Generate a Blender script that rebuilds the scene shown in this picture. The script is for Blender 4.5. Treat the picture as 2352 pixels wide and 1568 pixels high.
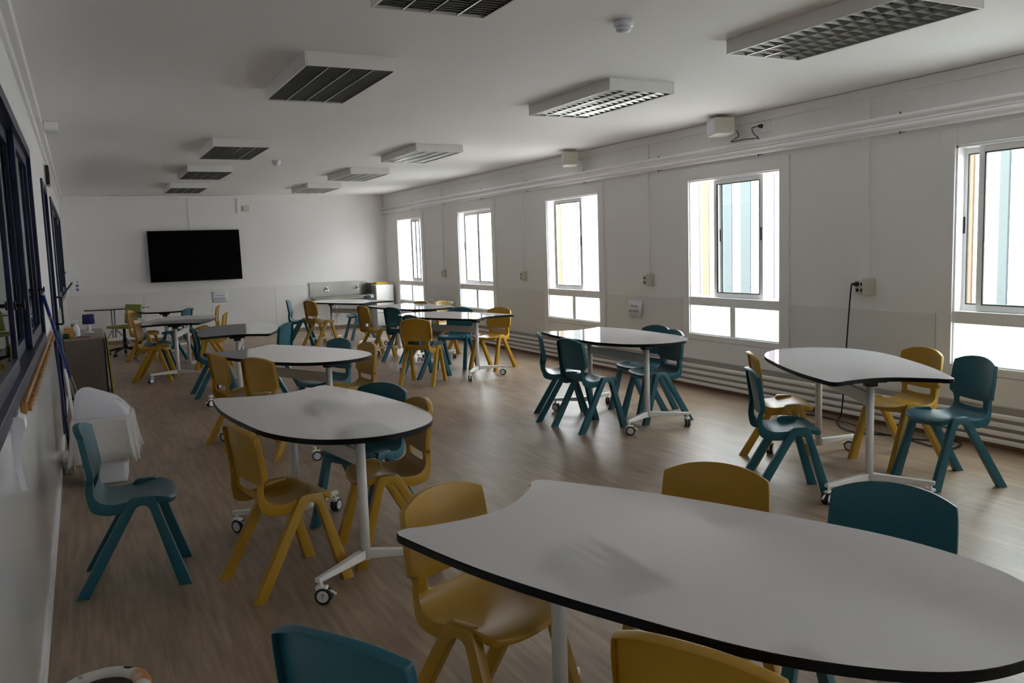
import bpy, bmesh, math, random
from mathutils import Vector, Matrix
for o in list(bpy.data.objects): bpy.data.objects.remove(o, do_unlink=True)
SC = bpy.context.scene
COL = SC.collection
random.seed(4)
# ------------------------------------------------------------------ camera
F_PX, YAW, PITCH, ROLL, CAMH = 1955.946, .4654, .109, -.0325, 1.5
fw = Vector((math.sin(YAW)*math.cos(PITCH), math.cos(YAW)*math.cos(PITCH), -math.sin(PITCH)))
rt = Vector((math.cos(YAW), -math.sin(YAW), 0)); up = rt.cross(fw)
rt2 = rt*math.cos(ROLL)+up*math.sin(ROLL); up2 = -rt*math.sin(ROLL)+up*math.cos(ROLL)
cam = bpy.data.cameras.new('camera'); cam.sensor_width = 36; cam.lens = F_PX/2352*36
cam.clip_start = .02; cam.clip_end = 200
camo = bpy.data.objects.new('camera', cam); COL.objects.link(camo); SC.camera = camo
camo.matrix_world = Matrix(((rt2.x, up2.x, -fw.x, 0), (rt2.y, up2.y, -fw.y, 0), (rt2.z, up2.z, -fw.z, CAMH), (0, 0, 0, 1)))
# ------------------------------------------------------------------ world and exposure
SC.view_settings.view_transform = 'Standard'; SC.view_settings.look = 'None'
SC.view_settings.exposure = -0.03; SC.view_settings.gamma = 1.0; SC.view_settings.use_curve_mapping = False
SC.cycles.max_bounces = 14; SC.cycles.diffuse_bounces = 9; SC.cycles.transparent_max_bounces = 16
W = bpy.data.worlds.new('world'); SC.world = W; W.use_nodes = True
bg = W.node_tree.nodes['Background']; bg.inputs[0].default_value = (.985, .960, 1, 1); bg.inputs[1].default_value = 13.0
# room dimensions
XL, XR, YB, YN, H = -.234, 5.654, 16.918, -4.6, 2.6635
ZT, ZS, ZLT, ZLB = 2.123, .943, .855, .558
WIN = [(16.08-3.0*k, 14.80-3.0*k) for k in range(7)]  # last window, unseen behind the camera, is added to brighten the near left
# window portals guide the daylight sampling
for i, (a, b) in enumerate(WIN):
    l = bpy.data.lights.new('daylight_portal', 'AREA'); l.shape = 'RECTANGLE'; l.size = a-b; l.size_y = ZT-ZLB
    l.cycles.is_portal = True
    o = bpy.data.objects.new('daylight_portal', l); COL.objects.link(o)
    o.matrix_world = Matrix(((0, 0, 1, XR+.13), (1, 0, 0, (a+b)/2), (0, 1, 0, (ZT+ZLB)/2), (0, 0, 0, 1)))

# ------------------------------------------------------------------ materials
def mat(name, col, rough=.5, metal=0, spec=.5, coat=0, bump=None, noise=None, trans=0):
    m = bpy.data.materials.new(name); m.use_nodes = True; nt = m.node_tree; p = nt.nodes['Principled BSDF']
    p.inputs['Base Color'].default_value = (*col, 1); p.inputs['Roughness'].default_value = rough
    p.inputs['Metallic'].default_value = metal; p.inputs['Specular IOR Level'].default_value = spec
    p.inputs['Coat Weight'].default_value = coat; p.inputs['Transmission Weight'].default_value = trans
    if noise or bump:
        tc = nt.nodes.new('ShaderNodeTexCoord'); n = nt.nodes.new('ShaderNodeTexNoise')
        nt.links.new(tc.outputs['Object'], n.inputs['Vector'])
    if noise:
        n.inputs['Scale'].default_value = noise[0]; n.inputs['Detail'].default_value = 6
        r = nt.nodes.new('ShaderNodeValToRGB'); a = noise[1]
        r.color_ramp.elements[0].position = .3; r.color_ramp.elements[1].position = .7
        r.color_ramp.elements[0].color = (*[c*(1-a) for c in col], 1); r.color_ramp.elements[1].color = (*[min(1, c*(1+a)) for c in col], 1)
        nt.links.new(n.outputs['Fac'], r.inputs['Fac']); nt.links.new(r.outputs['Color'], p.inputs['Base Color'])
    if bump:
        n2 = nt.nodes.new('ShaderNodeTexNoise'); n2.inputs['Scale'].default_value = bump[0]; n2.inputs['Detail'].default_value = 3
        nt.links.new(tc.outputs['Object'], n2.inputs['Vector'])
        b = nt.nodes.new('ShaderNodeBump'); b.inputs['Strength'].default_value = bump[1]; b.inputs['Distance'].default_value = .01
        nt.links.new(n2.outputs['Fac'], b.inputs['Height']); nt.links.new(b.outputs['Normal'], p.inputs['Normal'])
    return m
M = {}
M['wall'] = mat('painted_wall', (.86, .853, .850), .55, bump=(3, .25), noise=(1.2, .02))
M['dado'] = mat('dado_laminate', (.79, .785, .77), .28, noise=(2, .02))
M['dado_gloss'] = mat('glossy_dado_laminate', (.80, .80, .81), .12, spec=.8, noise=(2, .02))
M['ceil'] = mat('ceiling_paint', (.86, .853, .850), .7, bump=(1.2, .35), noise=(.6, .02))
M['trim'] = mat('white_trim', (.86, .853, .848), .4)
M['alu'] = mat('white_window_aluminium', (.93, .93, .93), .3)
M['white_metal'] = mat('white_powder_coat', (.80, .79, .77), .32)
M['black'] = mat('black_plastic', (.010, .010, .012), .4)
M['edge'] = mat('black_table_edge', (.006, .006, .008), .5, spec=.2)
M['rubber'] = mat('dark_rubber', (.02, .02, .022), .6)
M['yellow'] = mat('mustard_plastic', (.46, .258, .021), .36, bump=(900, .04))
M['teal'] = mat('teal_plastic', (.011, .108, .150), .36, bump=(900, .04))
M['green'] = mat('lime_plastic', (.28, .33, .02), .45)
M['blue'] = mat('navy_enamel', (.003, .010, .052), .35)
M['bluepole'] = mat('blue_pole', (.02, .04, .30), .35)
M['tealclip'] = mat('teal_green_plastic', (.01, .10, .11), .4)
M['steel'] = mat('stainless_steel', (.36, .345, .315), .28, 1, noise=(1.5, .1))
M['greymetal'] = mat('grey_painted_metal', (.40, .39, .37), .35)
M['chrome'] = mat('chrome', (.8, .8, .8), .12, 1)
M['louvre'] = mat('specular_aluminium', (.38, .38, .36), .16, 1)
M['fins'] = mat('dark_aluminium_fins', (.36, .36, .34), .22, 1)
M['darkfins'] = mat('dark_grey_fins', (.10, .10, .095), .35, .5)
M['reflector'] = mat('dark_reflector', (.05, .05, .048), .3, .6)
M['beige'] = mat('beige_plastic', (.62, .60, .52), .45)
M['radiator'] = mat('radiator_enamel', (.72, .69, .60), .4)
M['pipe_shade'] = mat('painted_pipe_shade', (.40, .375, .33), .6, noise=(2, .06))  # shade between the floor pipes, put into the wall colour
M['creampipe'] = mat('cream_pipe_paint', (.76, .73, .68), .4)
M['cable'] = mat('black_cable', (.012, .012, .012), .5)
M['whiteplastic'] = mat('white_plastic', (.74, .76, .82), .3)
M['bag'] = mat('white_bin_liner', (.72, .71, .68), .5, bump=(9, .8))
M['paper'] = mat('paper', (.78, .80, .86), .7)
M['ink'] = mat('black_ink', (.05, .05, .06), .7)
M['blueink'] = mat('blue_ink', (.05, .08, .30), .7)
M['screen'] = mat('television_screen', (.0012, .0012, .0014), .5, spec=.05)
M['tvframe'] = mat('television_bezel', (.004, .004, .004), .5, spec=.15)
M['wood'] = mat('orange_wood', (.36, .17, .035), .5, noise=(14, .25))
M['brown'] = mat('terracotta_skirting', (.24, .15, .09), .5, noise=(6, .1))
M['cabinet'] = mat('grey_brown_laminate', (.125, .10, .08), .45, noise=(30, .12))
M['cabinet_top'] = mat('light_laminate', (.24, .20, .16), .4, noise=(12, .1))
M['yellowboard'] = mat('yellow_board', (.50, .36, .015), .5)
M['navycloth'] = mat('navy_lampshade', (.012, .018, .11), .8)
M['tape'] = mat('brown_tape', (.50, .28, .08), .45)
M['darkred'] = mat('dark_red', (.12, .02, .01), .5)
M['darkgreen'] = mat('dark_green', (.01, .05, .01), .5)
M['pencil'] = mat('orange_brown_pencil', (.30, .10, .03), .5)
M['orange'] = mat('orange_wallet', (.60, .33, .08), .5)
M['led'] = mat('socket_blue', (.08, .10, .35), .4)
M['pave'] = mat('pale_paving', (.62, .60, .56), .9, noise=(1, .08))
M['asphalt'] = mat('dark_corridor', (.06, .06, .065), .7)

def top_material():
    m = mat('white_tabletop_laminate', (.72, .71, .73), .035, spec=.5, noise=(3, .015))
    return m
M['top'] = top_material()

def floor_material():
    m = bpy.data.materials.new('wood_vinyl_floor'); m.use_nodes = True; nt = m.node_tree; p = nt.nodes['Principled BSDF']; L = nt.links
    tc = nt.nodes.new('ShaderNodeTexCoord')
    mp = nt.nodes.new('ShaderNodeMapping'); mp.inputs['Rotation'].default_value = (0, 0, math.pi/2)
    L.new(tc.outputs['Object'], mp.inputs['Vector'])
    b = nt.nodes.new('ShaderNodeTexBrick'); b.inputs['Scale'].default_value = 1; b.inputs['Brick Width'].default_value = 1.2
    b.inputs['Row Height'].default_value = .18; b.inputs['Mortar Size'].default_value = .0007; b.offset = .37
    b.inputs['Color1'].default_value = (.325, .238, .165, 1); b.inputs['Color2'].default_value = (.355, .262, .184, 1); b.inputs['Mortar'].default_value = (.20, .145, .10, 1)
    b.inputs['Bias'].default_value = 0
    L.new(mp.outputs['Vector'], b.inputs['Vector'])
    mp2 = nt.nodes.new('ShaderNodeMapping'); mp2.inputs['Scale'].default_value = (22, 1.6, 1); L.new(tc.outputs['Object'], mp2.inputs['Vector'])
    n = nt.nodes.new('ShaderNodeTexNoise'); n.inputs['Scale'].default_value = 1.6; n.inputs['Detail'].default_value = 8; L.new(mp2.outputs['Vector'], n.inputs['Vector'])
    cr = nt.nodes.new('ShaderNodeValToRGB'); cr.color_ramp.elements[0].position = .36; cr.color_ramp.elements[1].position = .66
    cr.color_ramp.elements[0].color = (.74, .72, .70, 1); cr.color_ramp.elements[1].color = (1.12, 1.12, 1.12, 1)
    L.new(n.outputs['Fac'], cr.inputs['Fac'])
    mx = nt.nodes.new('ShaderNodeMix'); mx.data_type = 'RGBA'; mx.blend_type = 'MULTIPLY'; mx.inputs[0].default_value = 1
    L.new(b.outputs['Color'], mx.inputs[6]); L.new(cr.outputs['Color'], mx.inputs[7]); L.new(mx.outputs[2], p.inputs['Base Color'])
    p.inputs['Roughness'].default_value = .33; p.inputs['Specular IOR Level'].default_value = .36
    rr = nt.nodes.new('ShaderNodeMapRange'); rr.inputs['To Min'].default_value = .32; rr.inputs['To Max'].default_value = .46
    L.new(n.outputs['Fac'], rr.inputs['Value']); L.new(rr.outputs['Result'], p.inputs['Roughness'])
    n3 = nt.nodes.new('ShaderNodeTexNoise'); n3.inputs['Scale'].default_value = 1.3; n3.inputs['Detail'].default_value = 4
    mp3 = nt.nodes.new('ShaderNodeMapping'); mp3.inputs['Scale'].default_value = (5, 1.4, 1); L.new(tc.outputs['Object'], mp3.inputs['Vector']); L.new(mp3.outputs['Vector'], n3.inputs['Vector'])
    c3 = nt.nodes.new('ShaderNodeValToRGB'); c3.color_ramp.elements[0].position = .35; c3.color_ramp.elements[1].position = .65
    c3.color_ramp.elements[0].color = (.84, .83, .82, 1); c3.color_ramp.elements[1].color = (1.08, 1.08, 1.08, 1); L.new(n3.outputs['Fac'], c3.inputs['Fac'])
    m3 = nt.nodes.new('ShaderNodeMix'); m3.data_type = 'RGBA'; m3.blend_type = 'MULTIPLY'; m3.inputs[0].default_value = 1
    L.new(mx.outputs[2], m3.inputs[6]); L.new(c3.outputs['Color'], m3.inputs[7]); L.new(m3.outputs[2], p.inputs['Base Color'])
    bp = nt.nodes.new('ShaderNodeBump'); bp.inputs['Strength'].default_value = .05; bp.inputs['Distance'].default_value = .002
    L.new(n.outputs['Fac'], bp.inputs['Height']); L.new(bp.outputs['Normal'], p.inputs['Normal'])
    return m
M['floor'] = floor_material()

def glass_material(name, tint, fr=1.45, boost=1.0):
    m = bpy.data.materials.new(name); m.use_nodes = True; nt = m.node_tree; nt.nodes.remove(nt.nodes['Principled BSDF'])
    out = nt.nodes['Material Output']; t = nt.nodes.new('ShaderNodeBsdfTransparent'); t.inputs[0].default_value = (*tint, 1)
    g = nt.nodes.new('ShaderNodeBsdfGlossy'); g.inputs['Roughness'].default_value = .02; g.inputs[0].default_value = (.9, .95, .95, 1)
    f = nt.nodes.new('ShaderNodeFresnel'); f.inputs[0].default_value = fr
    mx = nt.nodes.new('ShaderNodeMixShader'); L = nt.links
    ge = nt.nodes.new('ShaderNodeNewGeometry'); ma = nt.nodes.new('ShaderNodeMath'); ma.operation = 'SUBTRACT'; ma.inputs[0].default_value = 1; mb_ = nt.nodes.new('ShaderNodeMath'); mb_.operation = 'MULTIPLY'
    L.new(ge.outputs['Backfacing'], ma.inputs[1]); L.new(ma.outputs[0], mb_.inputs[0]); L.new(f.outputs[0], mb_.inputs[1])
    L.new(mb_.outputs[0], mx.inputs[0]); L.new(t.outputs[0], mx.inputs[1]); L.new(g.outputs[0], mx.inputs[2]); L.new(mx.outputs[0], out.inputs[0])
    return m
M['glass'] = glass_material('clear_window_glass', (.90, .945, .94))
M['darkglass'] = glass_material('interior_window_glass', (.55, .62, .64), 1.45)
def frosted():
    m = bpy.data.materials.new('frosted_window_glass'); m.use_nodes = True; nt = m.node_tree; nt.nodes.remove(nt.nodes['Principled BSDF'])
    out = nt.nodes['Material Output']; t = nt.nodes.new('ShaderNodeBsdfTransparent'); t.inputs[0].default_value = (.85, .93, .92, 1)
    g = nt.nodes.new('ShaderNodeBsdfTranslucent'); g.inputs[0].default_value = (.86, .95, .93, 1)
    mx = nt.nodes.new('ShaderNodeMixShader'); mx.inputs[0].default_value = .6; L = nt.links
    L.new(t.outputs[0], mx.inputs[1]); L.new(g.outputs[0], mx.inputs[2]); L.new(mx.outputs[0], out.inputs[0]); return m
M['frost'] = frosted()
def stained_paper():
    m = mat('stained_paper', (.62, .60, .56), .6); nt = m.node_tree; L = nt.links; p = nt.nodes['Principled BSDF']
    tc = nt.nodes.new('ShaderNodeTexCoord'); prev = None; col = None
    base = nt.nodes.new('ShaderNodeRGB'); base.outputs[0].default_value = (.62, .60, .56, 1); col = base.outputs[0]
    for sc, lo, c in ((9, .60, (.55, .22, .06)), (13, .66, (.06, .04, .14)), (21, .68, (.02, .02, .02))):
        n = nt.nodes.new('ShaderNodeTexNoise'); n.inputs['Scale'].default_value = sc; n.inputs['Detail'].default_value = 1; L.new(tc.outputs['Object'], n.inputs['Vector'])
        r = nt.nodes.new('ShaderNodeMapRange'); r.inputs['From Min'].default_value = lo; r.inputs['From Max'].default_value = lo+.05; L.new(n.outputs['Fac'], r.inputs['Value'])
        mx = nt.nodes.new('ShaderNodeMix'); mx.data_type = 'RGBA'; L.new(r.outputs['Result'], mx.inputs[0]); L.new(col, mx.inputs[6]); mx.inputs[7].default_value = (*c, 1); col = mx.outputs[2]
    L.new(col, p.inputs['Base Color']); return m
M['stainedpaper'] = stained_paper()
M['darkinside'] = mat('dark_cardboard', (.05, .04, .03), .8)
M['facade'] = mat('white_facade_panel', (.80, .79, .80), .9, noise=(.7, .03))
M['facade_peach'] = mat('peach_facade_strip', (.15, .100, .062), .9, noise=(.7, .03))
M['facade_lavender'] = mat('lavender_facade_strip', (.112, .104, .118), .9, noise=(.7, .03))
M['facade_grey'] = mat('grey_green_facade_strip', (.110, .118, .120), .9, noise=(.7, .03))

# ------------------------------------------------------------------ mesh helpers
class MB:
    def __init__(s): s.bm = bmesh.new()
    def _tag(s, verts, mi):
        fs = set()
        for v in verts: fs.update(v.link_faces)
        for f in fs: f.material_index = mi
        return fs
    def box(s, x0, y0, z0, x1, y1, z1, bev=0, mi=0, mx=None):
        r = bmesh.ops.create_cube(s.bm, size=1); vs = r['verts']
        bmesh.ops.scale(s.bm, vec=(abs(x1-x0), abs(y1-y0), abs(z1-z0)), verts=vs)
        bmesh.ops.translate(s.bm, vec=((x0+x1)/2, (y0+y1)/2, (z0+z1)/2), verts=vs)
        if mx is not None: bmesh.ops.transform(s.bm, matrix=mx, verts=vs)
        s._tag(vs, mi)
        if bev:
            es = set()
            for v in vs: es.update(v.link_edges)
            bmesh.ops.bevel(s.bm, geom=list(es), offset=bev, segments=2, affect='EDGES', profile=.5, material=mi)
        return s
    def cyl(s, a, b, r, r2=None, n=20, mi=0, caps=True):
        a, b = Vector(a), Vector(b); d = b-a; L = d.length
        q = d.to_track_quat('Z', 'Y').to_matrix().to_4x4(); q.translation = (a+b)/2
        rr = bmesh.ops.create_cone(s.bm, cap_ends=caps, segments=n, radius1=r, radius2=r if r2 is None else r2, depth=L, matrix=q)
        for f in s._tag(rr['verts'], mi): f.smooth = len(f.verts) == 4
        return s
    def tube(s, pts, r, n=8, mi=0):
        pts = [Vector(p) for p in pts]; rings = []; up = Vector((0, 0, 1))
        for i, p in enumerate(pts):
            t = (pts[min(i+1, len(pts)-1)]-pts[max(i-1, 0)]).normalized()
            u = t.cross(up); u = t.cross(Vector((1, 0, 0))) if u.length < .1 else u
            u.normalize(); v = t.cross(u)
            if rings and (u-lu).length > 1: u = -u; v = -v
            lu = u; rings.append([s.bm.verts.new(p+r*(u*math.cos(6.2832*k/n)+v*math.sin(6.2832*k/n))) for k in range(n)])
        for a, b in zip(rings, rings[1:]):
            for k in range(n):
                f = s.bm.faces.new((a[k], a[(k+1) % n], b[(k+1) % n], b[k])); f.smooth = True; f.material_index = mi
        for rg in (rings[0], rings[-1]):
            f = s.bm.faces.new(rg); f.material_index = mi
        return s
    def prism(s, poly, z0, z1, mi=0, side=None, mx=None, smooth=False):
        a = [s.bm.verts.new((x, y, z0)) for x, y in poly]; b = [s.bm.verts.new((x, y, z1)) for x, y in poly]
        n = len(poly); f = s.bm.faces.new(b); f.material_index = mi; f2 = s.bm.faces.new(a[::-1]); f2.material_index = mi if side is None else side
        for k in range(n):
            g = s.bm.faces.new((a[k], a[(k+1) % n], b[(k+1) % n], b[k])); g.material_index = mi if side is None else side; g.smooth = smooth
        if mx is not None: bmesh.ops.transform(s.bm, matrix=mx, verts=a+b)
        return s
    def lathe(s, prof, c=(0, 0, 0), n=28, mi=0, mx=None):
        rings = []; allv = []
        for r, z in prof:
            rings.append([s.bm.verts.new((c[0]+r*math.cos(6.2832*k/n), c[1]+r*math.sin(6.2832*k/n), c[2]+z)) for k in range(n)]); allv += rings[-1]
        for a, b in zip(rings, rings[1:]):
            for k in range(n):
                f = s.bm.faces.new((a[k], a[(k+1) % n], b[(k+1) % n], b[k])); f.smooth = True; f.material_index = mi
        if mx is not None: bmesh.ops.transform(s.bm, matrix=mx, verts=allv)
        return s
    def build(s, name, mats, parent=None, smooth_angle=None):
        bmesh.ops.recalc_face_normals(s.bm, faces=s.bm.faces)
        me = bpy.data.meshes.new(name); s.bm.to_mesh(me); s.bm.free()
        for m in (mats if isinstance(mats, (list, tuple)) else [mats]): me.materials.append(M[m])
        o = bpy.data.objects.new(name, me); COL.objects.link(o)
        if parent is not None: o.parent = parent
        return o
def tag(o, label=None, cat=None, group=None, kind=None):
    for k, v in (('label', label), ('category', cat), ('group', group), ('kind', kind)):
        if v: o[k] = v
    return o
def empty(name, loc, rz=0):
    o = bpy.data.objects.new(name, None); COL.objects.link(o); o.location = loc; o.rotation_euler = (0, 0, rz); o.empty_display_size = .1; return o
def struct(name, mb, mats, parent=None):
    o = mb.build(name, mats, parent)
    if parent is None: o['kind'] = 'structure'
    return o
def kids(o, table):
    return table.get(o.name, [])
def dup(o, parent=None):
    c = o.copy(); COL.objects.link(c)
    if parent is not None: c.parent = parent; c.matrix_parent_inverse = o.matrix_parent_inverse.copy()
    for ch in [x for x in list(COL.objects) if x.parent == o]: dup(ch, c)
    return c
def setmat(o, a, b):
    for x in [o]+[x for x in COL.objects if x.parent == o]:
        pass
# ------------------------------------------------------------------ room shell
struct('floor', MB().box(XL-.15, YN, -.1, XR+.12, YB+.15, 0), 'floor')
struct('ceiling', MB().box(XL-.15, YN, H, XR+.12, YB+.15, H+.15), 'ceil')
# back wall: upper wall plus lower dado panels with a thin cap
b = MB().box(XL-.15, YB, 0, XR+.12, YB+.15, H)
struct('wall_back', b, 'wall')
b = MB()
for i in range(5):
    x0 = XL+.05+i*1.18; b.box(x0+.003, YB-.012, .07, min(x0+1.177, XR-.06), YB, .918, .002)
struct('trim_1', b, 'dado')
struct('baseboard_back', MB().box(XL, YB-.018, 0, XR, YB, .07, .003), 'brown')
struct('wall_near', MB().box(XL-.15, YN-.12, 0, XR+.12, YN, H), 'wall')
# right wall with window openings (panels between openings)
b = MB(); prev = YB
for (a, c) in WIN:
    b.box(XR, a+.0, 0, XR+.10, prev, H); b.box(XR, c, ZT+.0, XR+.10, a, H); b.box(XR, c, 0, XR+.10, a, ZLB); prev = c
b.box(XR, YN, 0, XR+.10, prev, H)
struct('wall_right', b, 'wall')
b = MB(); prev = YB-.02
for (a, c) in WIN:
    if prev-.0 > a+.2: b.box(XR-.008, a+.14, .30, XR, prev-.14 if prev < YB-.1 else prev, .918, .002)
    prev = c
b.box(XR-.008, YN, .30, XR, prev-.14, .918, .002)
struct('trim_2', b, 'dado')
# ceiling cornice strip on the right wall
struct('trim_3', MB().box(XR-.018, YN, H-.085, XR, YB, H-.006, .003), 'trim')
# vertical battens between the windows
for k, y in enumerate((13.80, 10.80, 7.80, 4.86, 1.85, -1.15)):
    tag(struct('trim_%d' % (4+k), MB().box(XR-.022, y-.035, 1.13, XR, y+.035, H-.085, .003), 'trim'), kind='structure')
# skirting right, and a wall band coloured for the shade behind the pipes
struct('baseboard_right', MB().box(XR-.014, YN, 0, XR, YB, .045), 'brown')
struct('trim_30', MB().box(XR-.010, YN, .045, XR, YB, .285, .002), 'pipe_shade')
# left wall: openings for the two long windows and the door
LW = [(1.6, 6.1, 1.02, 2.2), (10.6, 15.6, 1.0, 2.22)]
DOOR = (8.1, 9.3, 2.2)
b = MB()
b.box(XL-.15, YN, 0, XL, 1.6, H); b.box(XL-.15, 1.6, 2.2, XL, 6.1, H); b.box(XL-.15, 1.6, 0, XL, 6.1, 1.02)
b.box(XL-.15, 6.1, 0, XL, 8.1, H); b.box(XL-.15, 8.1, 2.2, XL, 9.3, H); b.box(XL-.15, 9.3, 0, XL, 10.6, H)
b.box(XL-.15, 10.6, 2.22, XL, 15.6, H); b.box(XL-.15, 10.6, 0, XL, 15.6, 1.0); b.box(XL-.15, 15.6, 0, XL, YB, H)
struct('wall_left', b, 'wall')
b = MB()
for (y0, y1) in ((YN, 1.2), (1.2, 3.62), (3.62, 6.04), (6.04, 8.04), (9.38, 11.8), (11.8, 14.2), (14.2, YB)):
    b.box(XL, y0+.0004, .06, XL+.006, y1-.0004, 1.012)
struct('trim_20', b, 'dado_gloss')
b = MB().box(XL, YN, 0, XL+.016, 8.04, .06, .002); b.box(XL, 9.38, 0, XL+.016, YB, .06, .002)
struct('baseboard_left', b, 'trim')
# corridor behind the left wall
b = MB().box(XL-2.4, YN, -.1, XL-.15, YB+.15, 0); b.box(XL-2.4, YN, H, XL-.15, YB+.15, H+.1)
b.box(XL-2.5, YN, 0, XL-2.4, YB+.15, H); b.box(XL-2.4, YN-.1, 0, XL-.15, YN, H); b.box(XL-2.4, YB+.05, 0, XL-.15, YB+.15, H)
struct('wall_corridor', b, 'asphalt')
# raceway along the left wall and ceiling
b = MB().box(XL, YN, H-.075, XL+.055, YB-.02, H-.0005, .003)
struct('trim_21', b, 'trim')
struct('trim_22', MB().box(XL, YN, H-.14, XL+.02, YB-.02, H-.075, .003), 'trim')

# ------------------------------------------------------------------ outside
struct('ground', MB().box(XR+.10, YN-14, -.35, XR+30, YB+16, -.25), 'pave')
fa = MB(); X0 = XR+5.45
strips = [(7.75, 7.90, 1), (13.32, 13.54, 1), (19.10, 19.30, 1), (24.90, 25.17, 1), (30.60, 30.85, 1), (2.0, 2.2, 1), (7.24, 7.38, 3), (12.15, 12.43, 3), (12.66, 12.98, 3), (18.28, 18.60, 3), (29.86, 30.24, 3), (6.4, 6.6, 3),
          (11.25, 11.36, 2), (11.55, 11.70, 2), (13.60, 13.68, 2), (17.15, 17.38, 2), (23.5, 24.0, 2), (8.6, 8.8, 2), (19.6, 19.8, 2)]
strips.sort(); y = YN-10
for (s0, s1, k) in strips+[(YB+22, YB+22.1, 0)]:
    n = max(1, round((s0-y)/.3)); w = (s0-y)/n
    for j in range(n): fa.prism([(X0+.05, y+w*j), (X0, y+w*j+.02), (X0, y+w*(j+1)-.02), (X0+.05, y+w*(j+1))], -.25, 3.1, 0)
    fa.prism([(X0+.05, s0), (X0, s0+.01), (X0, s1-.01), (X0+.05, s1)], -.25, 3.1, k); y = s1
fa.box(X0+.05, YN-10, -.25, X0+.3, YB+22.1, 3.1)
f = struct('wall_outside', fa, ['facade', 'facade_peach', 'facade_lavender', 'facade_grey'])

# ------------------------------------------------------------------ right-hand windows
# each sash: (far edge y, near edge y, track depth)
SASH = [[(15.50, 15.02, .055), (15.36, 14.83, .085)], [(13.05, 12.40, .085), (12.45, 11.80, .055)], [(9.99, 9.27, .055)],
        [(6.76, 6.07, .055), (6.72, 6.10, .085)], [(4.085, 3.45, .085), (3.94, 2.85, .055)], [(1.07, .40, .055), (.5, -.18, .085)], [(-1.93, -2.6, .055), (-2.5, -3.18, .085)]]
for i, (a, c) in enumerate(WIN):
    w = empty('window_%d' % (i+1), (XR, (a+c)/2, ZLB)); w['kind'] = 'structure'
    def wb(mb, name, mats, par=None):
        o = mb.build(name, mats); o.parent = par or w
        if par is None: o.matrix_parent_inverse = Matrix.Translation(-Vector(w.location))
        return o
    m = MB(); e = .115; zb = .30; zt = 2.245
    # casing on the wall
    m.box(XR-.022, c-e, zb, XR, c, zt, .003).box(XR-.022, a, zb, XR, a+e, zt, .003).box(XR-.022, c, ZT, XR, a, zt, .003)
    m.box(XR-.022, c, .50, XR, a, ZLB, .003).box(XR-.02, c, zb, XR, a, .497, .002)
    wb(m, 'casing', 'trim')
    m = MB()   # fixed frame with transom and mullion
    m.box(XR-.004, c, ZLB, XR+.098, c+.012, ZT).box(XR-.004, a-.012, ZLB, XR+.098, a, ZT)
    m.box(XR-.004, c, ZT-.014, XR+.098, a, ZT).box(XR-.01, c, ZLB, XR+.098, a, ZLB+.012)
    m.box(XR-.012, c, ZLT, XR+.098, a, ZS, .003)
    mid = (a+c)/2; m.box(XR+.0, mid-.038, ZLB+.012, XR+.08, mid+.038, ZLT, .003)
    m.box(XR+.07, c+.012, ZS, XR+.075, a-.012, ZS+.014)
    wb(m, 'window_frame', 'alu')
    for (y0, y1) in ((c+.012, mid-.038), (mid+.038, a-.012)):
        wb(MB().box(XR+.04, y0, ZLB+.012, XR+.045, y1, ZLT), 'pane', 'frost')
    for (s0, s1, dx) in SASH[i]:
        f_ = .045; m = MB(); x0, x1 = XR+dx-.012, XR+dx+.012; z0, z1 = ZS+.002, ZT-.016
        m.box(x0, s1, z0, x1, s1+f_, z1, .003).box(x0, s0-f_, z0, x1, s0, z1, .003).box(x0, s1+f_, z1-f_, x1, s0-f_, z1, .003).box(x0, s1+f_, z0, x1, s0-f_, z0+f_, .003)
        so = wb(m, 'sash', 'alu')
        m = MB(); g = .007; ya, yb, za, zb_ = s1+f_, s0-f_, z0+f_, z1-f_; xa, xb = x0-.001, x1-.012
        m.box(xa, ya, za, xb, ya+g, zb_).box(xa, yb-g, za, xb, yb, zb_).box(xa, ya+g, zb_-g, xb, yb-g, zb_).box(xa, ya+g, za, xb, yb-g, za+g)
        wb(m, 'gasket', 'black', so).matrix_parent_inverse = Matrix()
        wb(MB().box(XR+dx-.002, s1+f_, z0+f_, XR+dx+.002, s0-f_, z1-f_), 'glass', 'glass', so).matrix_parent_inverse = Matrix()
        ly = s1+f_/2 if dx < .07 else s0-f_/2
        wb(MB().box(x0-.004, ly-.008, 1.50, x0, ly+.008, 1.62, .002), 'latch', 'black', so).matrix_parent_inverse = Matrix()

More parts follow.
